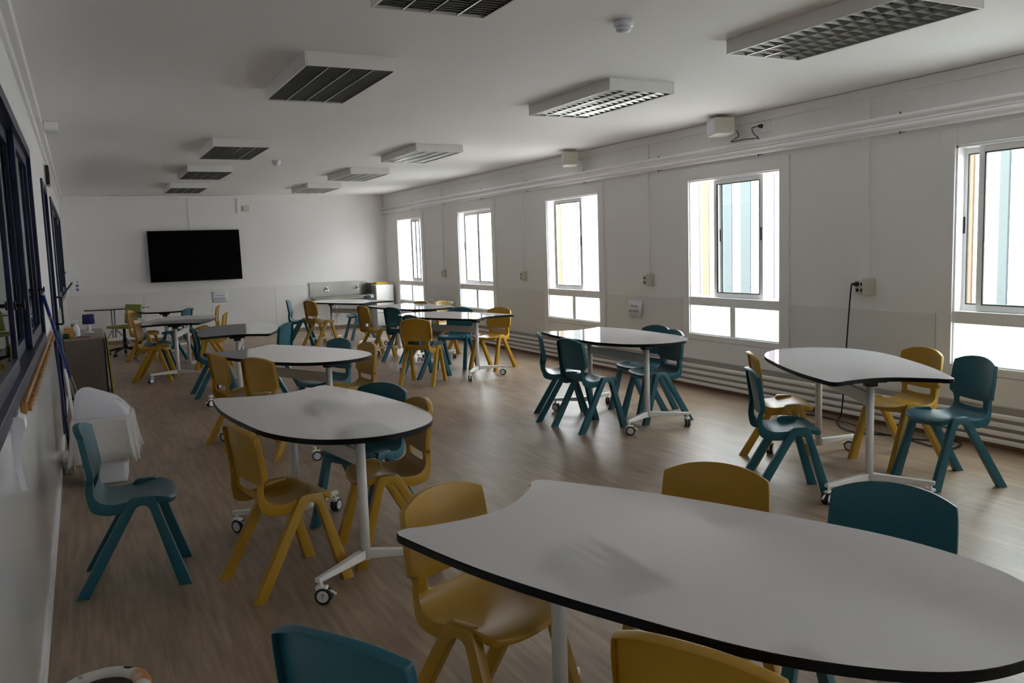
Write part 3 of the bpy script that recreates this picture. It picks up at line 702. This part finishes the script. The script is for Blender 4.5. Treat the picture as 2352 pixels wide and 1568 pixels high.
for (kind, x, y, a, lab) in CH:
    if kind not in proto: o = proto[kind] = make_chair(kind)
    else: o = dup(proto[kind])
    o.location = (x, y, 0); o.rotation_euler = (0, 0, math.radians(a))
    tag(o, lab, 'chair', 'mustard yellow school chairs' if kind == 'yellow' else 'teal blue school chairs')
# ------------------------------------------------------------------ back wall things
def local(e): return Matrix.Translation(-Vector(e.location))
def part(e, nm, mb, mt, par=None):
    o = mb.build(nm, mt, par or e)
    if par is None: o.matrix_parent_inverse = local(e)
    return o
e = empty('television', (1.94, YB-.09, 1.55)); tag(e, 'large black wall-mounted television on the far wall', 'television')
tl = Matrix.Translation((1.94, YB-.10, 1.553))@Matrix.Rotation(math.radians(-4), 4, 'X')
m = MB().box(-.805, -.03, -.465, .805, .03, .465, .006, mx=tl); part(e, 'body', m, 'tvframe')
part(e, 'screen', MB().box(-.79, -.032, -.448, .79, -.0305, .452, mx=tl), 'screen')
part(e, 'wall_bracket', MB().box(1.6, YB-.08, 1.35, 2.28, YB-.001, 1.75, .004), 'black')
struct('trim_23', MB().box(XL+.06, YB-.03, 2.60, 2.79, YB, 2.655, .003).box(2.75, YB-.03, 2.33, 2.80, YB, 2.60, .003), 'trim')
struct('trim_24', MB().box(1.87, YB-.015, 1.98, 1.905, YB, 2.60, .003), 'trim')
struct('trim_25', MB().box(XL+.0, YB-.05, 0, XL+.05, YB, H-.14, .004), 'trim')
e = empty('alarm_box', (2.9, YB, 2.42)); tag(e, 'small white alarm box high on the far wall right of the television', 'alarm box')
part(e, 'casing', MB().box(2.84, YB-.04, 2.36, 2.97, YB, 2.47, .006), 'beige'); part(e, 'sounder', MB().cyl((2.905, YB-.04, 2.415), (2.905, YB-.046, 2.415), .03), 'whiteplastic')
# lit blue double socket
e = empty('blue_wall_socket', (-.06, YB, 1.06)); tag(e, 'white wall socket panel with two bluish outlets left of the television', 'socket')
part(e, 'socket_plate', MB().box(-.15, YB-.03, .97, .0, YB, 1.20, .005), 'trim')
for z in (1.02, 1.09): part(e, 'outlet', MB().cyl((-.06, YB-.03, z), (-.06, YB-.033, z), .026), 'led')
for z in (1.02, 1.09): part(e, 'outlet_core', MB().cyl((-.055, YB-.033, z), (-.055, YB-.036, z), .010), 'whiteplastic')
part(e, 'switch', MB().cyl((-.05, YB-.03, 1.155), (-.05, YB-.034, 1.155), .010), 'black')
# paper notices
def notice(loc, rotz, lab, curl=0):
    e = empty('paper_notice', loc, rotz); tag(e, lab, 'notice', 'paper notices on the walls')
    bm = bmesh.new(); n = 8; w, h = .28, .20; rows = []
    for i in range(n+1):
        u = i/n; rows.append([bm.verts.new((-w/2+w*u, -.004-curl*(max(0, u-.5)*2)**2*(1-k*.7), -h/2+h*k)) for k in (0, 1)])
    for i in range(n):
        f = bm.faces.new((rows[i][0], rows[i+1][0], rows[i+1][1], rows[i][1])); f.smooth = True
    me = bpy.data.meshes.new('sheet'); bm.to_mesh(me); bm.free(); me.materials.append(M['paper']); o = bpy.data.objects.new('sheet', me); COL.objects.link(o); o.parent = e
    s = o.modifiers.new('t', 'SOLIDIFY'); s.thickness = .0015
    for txt, z, sz, mt, nm in (('POR FAVOR', .022, .027, 'ink', 'heading'), ('NO TOCAR', -.040, .036, 'blueink', 'message')):
        cu = bpy.data.curves.new(nm, 'FONT'); cu.body = txt; cu.size = sz; cu.align_x = 'CENTER'; cu.extrude = .0004
        to = bpy.data.objects.new(nm, cu); COL.objects.link(to); dg = bpy.context.evaluated_depsgraph_get(); dg.update()
        mm = bpy.data.meshes.new_from_object(to.evaluated_get(dg)); bpy.data.objects.remove(to); mm.materials.append(M[mt])
        q = bpy.data.objects.new(nm, mm); COL.objects.link(q); q.parent = e; q.location = (-.035 if curl else -.01, -.0065, z); q.rotation_euler = (math.pi/2, 0, 0)
    return e
notice((2.33, YB-.014, .76), 0, 'white paper notice with two printed lines below the television')
notice((XR-.012, 8.05, .765), -math.pi/2, 'white paper notice with a curled corner on the window wall under the socket', .03)
# stainless steel trough sink
e = empty('trough_sink', (4.70, YB-.25, .6)); tag(e, 'stainless steel wall-hung trough sink with splashback on the far wall', 'sink')
part(e, 'splashback', MB().box(4.03, YB-.035, .66, 5.20, YB-.012, .95, .004).box(5.19, YB-.42, .70, 5.20, YB-.03, .90, .003), 'steel')
m = MB(); sl = [(YB-.48, .665), (YB-.48, .61), (YB-.20, .52), (YB-.036, .52), (YB-.036, .535), (YB-.19, .535), (YB-.465, .622), (YB-.465, .665)]
m.prism(sl, 4.05, 5.18, mx=Matrix(((0, 0, 1, 0), (1, 0, 0, 0), (0, 1, 0, 0), (0, 0, 0, 1))))
m.prism([(YB-.48, .665), (YB-.48, .60), (YB-.20, .51), (YB-.036, .51), (YB-.036, .665)], 4.03, 4.05, mx=Matrix(((0, 0, 1, 0), (1, 0, 0, 0), (0, 1, 0, 0), (0, 0, 0, 1)))).prism([(YB-.48, .665), (YB-.48, .60), (YB-.20, .51), (YB-.036, .51), (YB-.036, .665)], 5.18, 5.20, mx=Matrix(((0, 0, 1, 0), (1, 0, 0, 0), (0, 1, 0, 0), (0, 0, 0, 1))))
m.box(4.03, YB-.50, .655, 5.20, YB-.46, .675, .006)
part(e, 'basin', m, 'steel')
for x in (4.36, 4.98):
    t = part(e, 'tap', MB().tube(smooth([(x, YB-.03, .80), (x, YB-.07, .80), (x, YB-.13, .815), (x, YB-.17, .80), (x, YB-.18, .76)]), .014, 10).cyl((x, YB-.035, .80), (x, YB-.05, .80), .030), 'chrome')
    part(e, 'tap_handle', MB().cyl((x+.01, YB-.06, .815), (x+.01, YB-.06, .85), .018).box(x-.03, YB-.07, .848, x+.05, YB-.05, .856, .003), 'chrome')
e_drain = part(e, 'drain_pipe', MB().tube(smooth([(4.5, YB-.2, .48), (4.5, YB-.2, .36), (4.62, YB-.2, .32), (4.70, YB-.12, .36), (4.72, YB-.02, .38)]), .02, 10), 'whiteplastic')
part(e, 'wall_leg', MB().box(4.06, YB-.08, .0, 4.09, YB-.05, .52, .003).box(5.15, YB-.08, 0, 5.18, YB-.05, .52, .003), 'steel')
# white fridge-like cupboard with yellow basket
e = empty('white_cupboard', (5.42, YB-.3, 0)); tag(e, 'low white fridge-like cupboard in the far corner beside the sink', 'cupboard')
part(e, 'body', MB().box(5.23, YB-.52, .02, 5.60, YB-.03, .86, .006), 'whiteplastic')
d = part(e, 'door', MB().box(5.232, YB-.555, .30, 5.598, YB-.522, .85, .008), 'trim'); d2 = part(e, 'door', MB().box(5.232, YB-.555, .04, 5.598, YB-.522, .29, .008), 'trim')
part(e, 'door_badge', MB().cyl((5.40, YB-.556, .80), (5.40, YB-.560, .80), .010), 'chrome')
e = empty('yellow_tray', (5.40, YB-.32, .861)); tag(e, 'yellow plastic tray on top of the white cupboard', 'tray')
o = MB().prism([(-.12, -.13), (.12, -.13), (.13, 0), (.12, .13), (-.12, .13), (-.13, 0)], 0, .012).build('tray_base', 'yellowboard', e)
m = MB().box(-.13, -.14, .0, -.115, .14, .04, .004).box(.115, -.14, 0, .13, .14, .04, .004).box(-.115, -.14, 0, .115, -.125, .05, .004).box(-.115, .125, 0, .115, .14, .05, .004).build('rim', 'yellowboard', e)
# ------------------------------------------------------------------ far-left table with splayed tube legs and green swivel chair
e = empty('tube_leg_table', (.49, 15.75, 0)); tag(e, 'far left white table on thin splayed silver tube legs', 'table')
m = MB(); bm = m.bm; P = [(-.48, -.30), (-.42, -.36), (-.1, -.40), (.34, -.40), (.46, -.35), (.50, -.2), (.50, .3), (.42, .38), (-.40, .38), (-.48, .3)]
P = [(x+.0, y) for x, y in P]; m.prism(P, .723, .725, 0).prism([(x*.999, y*.999) for x, y in P], .705, .7225, 1)
m.build('tabletop', ['top', 'edge'], e)
for x in (-.12, .52) if False else (-.05,):
    part_ = MB().cyl((x-.022, 0, .22), (x-.022, 0, .705), .012).cyl((x+.022, 0, .22), (x+.022, 0, .705), .012).build('pole', 'greymetal', e)
    for ax, ay in ((-.24, -.16), (.34, -.20), (-.2, .30), (.30, .30)):
        MB().tube(smooth([(x+(.022 if ax > 0 else -.022), 0, .36), (x+ax*.35, ay*.35, .26), (x+ax, ay, .02)]), .012, 10).build('leg', 'greymetal', e)
        MB().cyl((x+ax, ay, 0), (x+ax, ay, .022), .016).build('foot_pad', 'black', e)
e = empty('swivel_chair', (.56, 14.90, 0), math.radians(215)); tag(e, 'lime green swivel chair with black star base at the far left table', 'swivel chair')
m = MB(); m.prism([(-.20, -.19), (.14, -.20), (.21, -.14), (.22, 0), (.21, .14), (.14, .20), (-.20, .19)], .44, .475); o = m.build('seat', 'green', e)
mx = Matrix.Translation((-.19, 0, .64))@Matrix.Rotation(math.radians(-8), 4, 'Y')
MB().box(-.018, -.19, -.15, .018, .19, .16, .015, mx=mx).build('backrest', 'green', e)
MB().tube([(-.05, 0, .43), (-.19, 0, .43), (-.225, 0, .47), (-.215, 0, .62)], .016, 8).build('back_support', 'black', e)
MB().cyl((0, 0, .12), (0, 0, .44), .022).cyl((0, 0, .10), (0, 0, .27), .032).build('gas_column', 'black', e)
for k in range(5):
    a = k*1.2566+.3; c, s = math.cos(a), math.sin(a)
    l = MB().tube([(0, 0, .12), (.13*c, .13*s, .105), (.26*c, .26*s, .075)], .017, 8).build('base_arm', 'black', e)
    MB().cyl((.26*c-.02*s, .26*s+.02*c, .028), (.26*c+.02*s, .26*s-.02*c, .028), .028).build('wheel', 'rubber', l)
# ------------------------------------------------------------------ cabinet by the left wall, and what stands on it
CX0, CX1, CY0, CY1, CZ = XL+.02, .19, 10.37, 11.75, .676
e = empty('storage_cabinet', (0, 11, 0)); tag(e, 'low grey-brown storage cabinet against the left wall', 'cabinet')
part(e, 'body', MB().box(CX0, CY0, .04, CX1-.02, CY1, CZ-.02, .003), 'cabinet')
part(e, 'worktop', MB().box(CX0, CY0-.005, CZ-.0198, CX1, CY1, CZ, .002), 'cabinet_top')
part(e, 'plinth', MB().box(CX0+.02, CY0+.02, 0, CX1-.04, CY1-.02, .04), 'black')
for k in range(2):
    y0 = CY0+.01+k*.68; d = part(e, 'door', MB().box(CX1-.0198, y0, .05, CX1-.002, y0+.67, CZ-.022, .002), 'black')
    MB().box(CX1-.002, y0+.60, .38, CX1+.01, y0+.615, .50, .002).build('handle', 'steel', d)
e = empty('yellow_board', (CX1+.05, 10.7, 0)); tag(e, 'thin yellow board leaning upright on the cabinet side', 'board')
mx = Matrix.Translation((CX1+.038, 10.80, .003))@Matrix.Rotation(math.radians(-2.2), 4, 'Y')
part(e, 'panel', MB().box(0, -.40, 0, .014, .40, .66, .003, mx=mx), 'yellowboard')
part(e, 'edge_binding', MB().box(.0005, -.406, 0.004, .0135, -.4005, .655, .001, mx=mx), 'yellowboard')
e = empty('table_lamp', (.045, 11.1, CZ)); tag(e, 'small table lamp with navy drum shade on the cabinet', 'lamp')
MB().lathe([(.0, 0), (.052, 0), (.05, .012), (.018, .022), (.026, .05), (.022, .075), (.012, .09), (.014, .105), (.010, .12), (.0, .125)]).build('base', 'whiteplastic', e)
MB().lathe([(.062, .105), (.066, .105), (.062, .215), (.058, .215), (.062, .105)]).build('lamp_shade', 'navycloth', e)
e = empty('spray_bottle', (-.085, 10.60, CZ)); tag(e, 'clear and white spray bottle on the cabinet', 'bottle')
MB().lathe([(0, 0), (.034, 0), (.036, .01), (.036, .09), (.022, .125), (.014, .14), (0, .142)]).build('bottle', 'whiteplastic', e)
MB().cyl((0, 0, .14), (0, 0, .165), .014).box(-.035, -.008, .165, .02, .008, .185, .004).box(.004, -.005, .14, .010, .005, .166, .002).build('trigger_head', 'paper', e)
e = empty('tape_roll', (-.135, 10.45, CZ+.046)); tag(e, 'brown packing tape roll standing on its edge on the cabinet', 'tape roll')
mxr = Matrix.Rotation(math.radians(90), 4, 'X')@Matrix.Rotation(0, 4, 'Z')
MB().lathe([(.030, -.022), (.045, -.022), (.045, .022), (.030, .022), (.030, -.022)], mx=mxr).build('tape', 'tape', e)
MB().lathe([(.027, -.022), (.030, -.022), (.030, .022), (.027, .022), (.027, -.022)], mx=mxr).build('core', 'darkred', e)
for nm, x, y, r, h, mt, lab, cat in (('glue_jar', -.185, 10.43, .028, .05, 'darkgreen', 'dark green jar left of the tape roll on the cabinet', 'jar'), ('paint_pot', -.10, 10.95, .024, .05, 'whiteplastic', 'small white cup right of the spray bottle on the cabinet', 'cup'),
                          ('yellow_tub', -.115, 11.2, .03, .10, 'yellowboard', 'yellow tub behind the spray bottle on the cabinet', 'tub')):
    e = empty(nm, (x, y, CZ)); tag(e, lab, cat)
    MB().lathe([(0, 0), (r, 0), (r*1.05, h*.8), (r*.9, h)]).lathe([(0, .002), (r*.88, h-.003)]).build('body', mt, e)
    MB().lathe([(r*.75, h-.004), (r, h-.004), (r, h+.008), (0, h+.010)]).build('lid', mt, e)
e = empty('cardboard_box', (-.165, 10.68, CZ)); tag(e, 'orange and cream box at the left end of the cabinet top', 'box')
MB().box(-.045, -.12, 0, .05, .12, .085, .004).build('carton', 'orange', e); MB().box(-.047, -.122, .0851, .052, .122, .10, .004).build('lid', 'tape', e)
e = empty('pencil', (-.03, 10.50, CZ+.006)); tag(e, 'orange-brown pencil lying on the front of the cabinet top', 'pencil')
MB().cyl((-.045, 0, 0), (.075, .01, 0), .006, n=6).build('shaft', 'pencil', e); MB().cyl((-.045, 0, 0), (-.062, -.0014, 0), .006, .001, n=6).build('tip', 'darkred', e)
# ------------------------------------------------------------------ bin, mops and brooms
e = empty('waste_bin', (.065, 6.42, 0), math.radians(-4)); tag(e, 'white plastic waste bin with rounded lid and overhanging white liner', 'bin')
def rrect(w, d, r, n=6):
    P = []
    for cx, cy, a0 in ((w-r, d-r, 0), (-w+r, d-r, 90), (-w+r, -d+r, 180), (w-r, -d+r, 270)):
        for k in range(n+1):
            a = math.radians(a0+90*k/n); P.append((cx+r*math.cos(a), cy+r*math.sin(a)))
    return P
def loft(secs, closed=True):
    m = MB(); rings = [[m.bm.verts.new((x, y, z if not callable(z) else z(x, y))) for x, y in P] for P, z in secs]; n = len(rings[0])
    for a, b_ in zip(rings, rings[1:]):
        for i in range(n):
            f = m.bm.faces.new((a[i], a[(i+1) % n], b_[(i+1) % n], b_[i])); f.smooth = True
    if closed:
        m.bm.faces.new(rings[0][::-1]); m.bm.faces.new(rings[-1])
    return m
loft([(rrect(.125, .13, .03), 0.002), (rrect(.13, .135, .03), .02), (rrect(.160, .17, .035), .46)]).build('body', 'whiteplastic', e)
# lid dome: high at the back left, sloping to the right
lz = lambda f: (lambda x, y: .455+(.168-.42*(x+.11) if x > -.11 else .168)*f)
def lidz(f, flat=0): return lambda x, y: .452+f*(.175*(1-max(0, (x+.10)/.27)**1.6 if x > -.10 else .175/.175)) 
loft([(rrect(.172, .18, .04), .452), (rrect(.172, .18, .04), .475), (rrect(.160, .168, .04), lambda x, y: .475+.62*(.155*(1-max(0, (x+.10)/.29)**1.7))), (rrect(.152, .150, .05), lambda x, y: .478+.92*(.155*(1-max(0, (x+.10)/.29)**1.7))), (rrect(.125, .11, .05), lambda x, y: .482+1.0*(.16*(1-max(0, (x+.10)/.30)**1.7)))]).build('lid', 'whiteplastic', e)
m = MB(); rings = []; n = 72; rnd = random.Random(2)
ph = [rnd.uniform(0, 6.28) for _ in range(6)]
base = rrect(1, 1.04, .3, 17)
for j, (z, k) in enumerate(((.458, .168), (.465, .182), (.44, .192), (.36, .196), (.26, .208), (.17, .222))):
    ring_ = []
    for i, (bx, by) in enumerate(base):
        t = i/len(base)*6.2832; am = j/5
        wv = 1+am*.035*math.sin(9*t+ph[0])+am*.035*math.sin(17*t+ph[1])+am*.03*math.sin(4*t+ph[2])
        ring_.append(m.bm.verts.new((bx*k*wv, by*k*wv, z+(am**3)*.012*math.sin(3*t+ph[3])+(am**3)*.012*math.sin(8*t))))
    rings.append(ring_)
for a, b_ in zip(rings, rings[1:]):
    for i in range(len(a)):
        f = m.bm.faces.new((a[i], a[(i+1) % len(a)], b_[(i+1) % len(a)], b_[i])); f.smooth = True
o = m.build('bin_liner', 'bag', e); s = o.modifiers.new('t', 'SOLIDIFY'); s.thickness = .002
def pole_tool(nm, a, b, r, mt, lab, cat, extra=None):
    e = empty(nm, b); tag(e, lab, cat)
    part(e, 'handle', MB().cyl(a, b, r, n=16), mt)
    return e
# squeegee mop leaning on the window jamb, its foot behind the bin
a = Vector((-.216, 5.93, 1.33)); b_ = Vector((-.122, 6.90, .676)); d = (b_-a).normalized()
e = empty('mop', (.2, 7.5, 0)); tag(e, 'mop with blue handle leaning diagonally against the blue window, foot behind the bin', 'mop')
part(e, 'handle', MB().cyl(a, b_, .0105, n=16), 'bluepole'); part(e, 'grip', MB().cyl(a-d*.0, a+d*.03, .0115, n=16), 'whiteplastic')
part(e, 'joint_sleeve', MB().cyl(a+d*.28, a+d*.34, .0118, n=16), 'steel')
q = Vector((-d.y, d.x, 0)).normalized(); c_ = b_+d*((b_.z-.06)/-d.z)
part(e, 'wire_fork', MB().tube([b_-d*.02+q*.008, c_+q*.03], .005).tube([b_-d*.02-q*.008, c_-q*.03], .005), 'steel')
part(e, 'mop_head', MB().box(c_.x-.12, c_.y-.05, .006, c_.x+.12, c_.y+.05, .055, .01), 'rubber')
e = empty('broom', (-.16, 7.3, 0)); tag(e, 'broom with dark blue handle standing upright against the left wall', 'broom')
part(e, 'handle', MB().cyl((-.212, 7.25, .98), (-.165, 6.85, .12), .010, n=14), 'blue')
part(e, 'brush_block', MB().box(-.215, 6.72, .09, -.13, 6.98, .13, .008), 'whiteplastic'); part(e, 'bristles', MB().box(-.205, 6.73, .002, -.14, 6.97, .0898, .004), 'beige')
e = empty('long_brush', (-.13, 7.5, 0)); tag(e, 'brush with white lower handle and teal upper sleeve beside the dark blue broom', 'broom')
p0, p1 = Vector((-.19, 7.9, .95)), Vector((-.115, 7.15, .13)); mid_ = p0.lerp(p1, .36)
part(e, 'handle', MB().cyl(mid_, p1, .011, n=14), 'trim'); part(e, 'sleeve', MB().cyl(p0, mid_, .0115, n=14), 'tealclip')
part(e, 'brush_block', MB().box(-.15, 7.02, .09, -.08, 7.28, .14, .01), 'black'); part(e, 'bristles', MB().box(-.145, 7.03, .002, -.085, 7.27, .0898, .004), 'tealclip')
# coat-peg rail below the blue window
e = empty('peg_rail', (XL, 5.2, 1.0)); tag(e, 'orange wooden notched rail running below the blue window on the left wall', 'rail')
part(e, 'board', MB().box(XL+.0065, 3.50, .962, XL+.026, 6.98, 1.012, .003), 'wood')
for k in range(28):
    y = 3.54+k*.125; part(e, 'peg', MB().box(XL+.026, y, .966, XL+.040, y+.055, .995, .002), 'wood')
# small things on the left wall
e = empty('white_paper_strip', (XL+.01, 3.05, .95)); tag(e, 'folded white paper strip hanging on the left wall below the window', 'paper strip')
SX = lambda y: Matrix(((1, 0, 0, 0), (0, 0, 1, y), (0, 1, 0, 0), (0, 0, 0, 1)))
part(e, 'loop', MB().prism([(XL+.0065, 1.030), (XL+.028, 1.038), (XL+.046, 1.026), (XL+.048, .996), (XL+.034, .985), (XL+.014, .990)], 0, .09, mx=SX(2.98)), 'paper')
part(e, 'tail', MB().prism([(XL+.0065, .989), (XL+.030, .984), (XL+.022, .90), (XL+.036, .80), (XL+.020, .80), (XL+.008, .90)], 0, .004, mx=SX(3.0)), 'paper')
part(e, 'tail', MB().prism([(XL+.022, .984), (XL+.040, .986), (XL+.030, .92), (XL+.012, .84), (XL+.0065, .86), (XL+.016, .93)], 0, .004, mx=SX(3.03)), 'paper')
e = empty('emergency_light', (XL+.12, 8.2, 2.6)); tag(e, 'white emergency light box under the ceiling on the left wall', 'emergency light')
part(e, 'casing', MB().box(XL+.060, 8.13, 2.600, XL+.165, 8.32, 2.663, .004), 'trim'); part(e, 'diffuser', MB().box(XL+.064, 8.134, 2.586, XL+.161, 8.316, 2.5998, .003), 'whiteplastic')
e = empty('wall_clock', (XL+.05, 9.8, 2.3)); tag(e, 'small black box mounted high on the left wall past the emergency light', 'wall box')
part(e, 'casing', MB().box(XL+.012, 9.35, 2.25, XL+.045, 9.52, 2.43, .004), 'black'); part(e, 'back_plate', MB().box(XL, 9.34, 2.24, XL+.0118, 9.54, 2.44, .002), 'beige'); part(e, 'bracket', MB().box(XL+.02, 9.40, 2.23, XL+.05, 9.46, 2.249, .003), 'beige')
e.name = 'wall_box'
# clear pocket with teal clip on the far blue window
e = empty('clip_holder', (XL+.05, 11.2, 1.15)); tag(e, 'teal clip holding a clear plastic pocket on the sill of the far blue window', 'clip')
mx = Matrix.Translation((XL+.017, 11.0, 1.12))@Matrix.Rotation(math.radians(38), 4, 'Y')
part(e, 'clip', MB().box(0, -.10, .02, .018, .10, .20, .004, mx=mx), 'tealclip'); part(e, 'pocket', MB().box(XL+.022, 10.75, .86, XL+.025, 11.1, 1.12), 'paper')
# thick-walled white paper roll standing on the floor
e = empty('paper_roll', (-.035, 2.60, 0)); tag(e, 'thick white paper roll with stained rim at the bottom left corner', 'paper roll')
MB().lathe([(.080, .0), (.128, .0), (.130, .01), (.130, .285), (.124, .297), (.112, .302), (.092, .30), (.082, .292), (.080, 0)], n=48).build('roll', 'stainedpaper', e)
MB().lathe([(.072, 0), (.0798, 0), (.0798, .285), (.072, .28), (.072, 0)], n=40).lathe([(0, .004), (.072, .004)], n=40).build('inner_tube', 'darkinside', e)
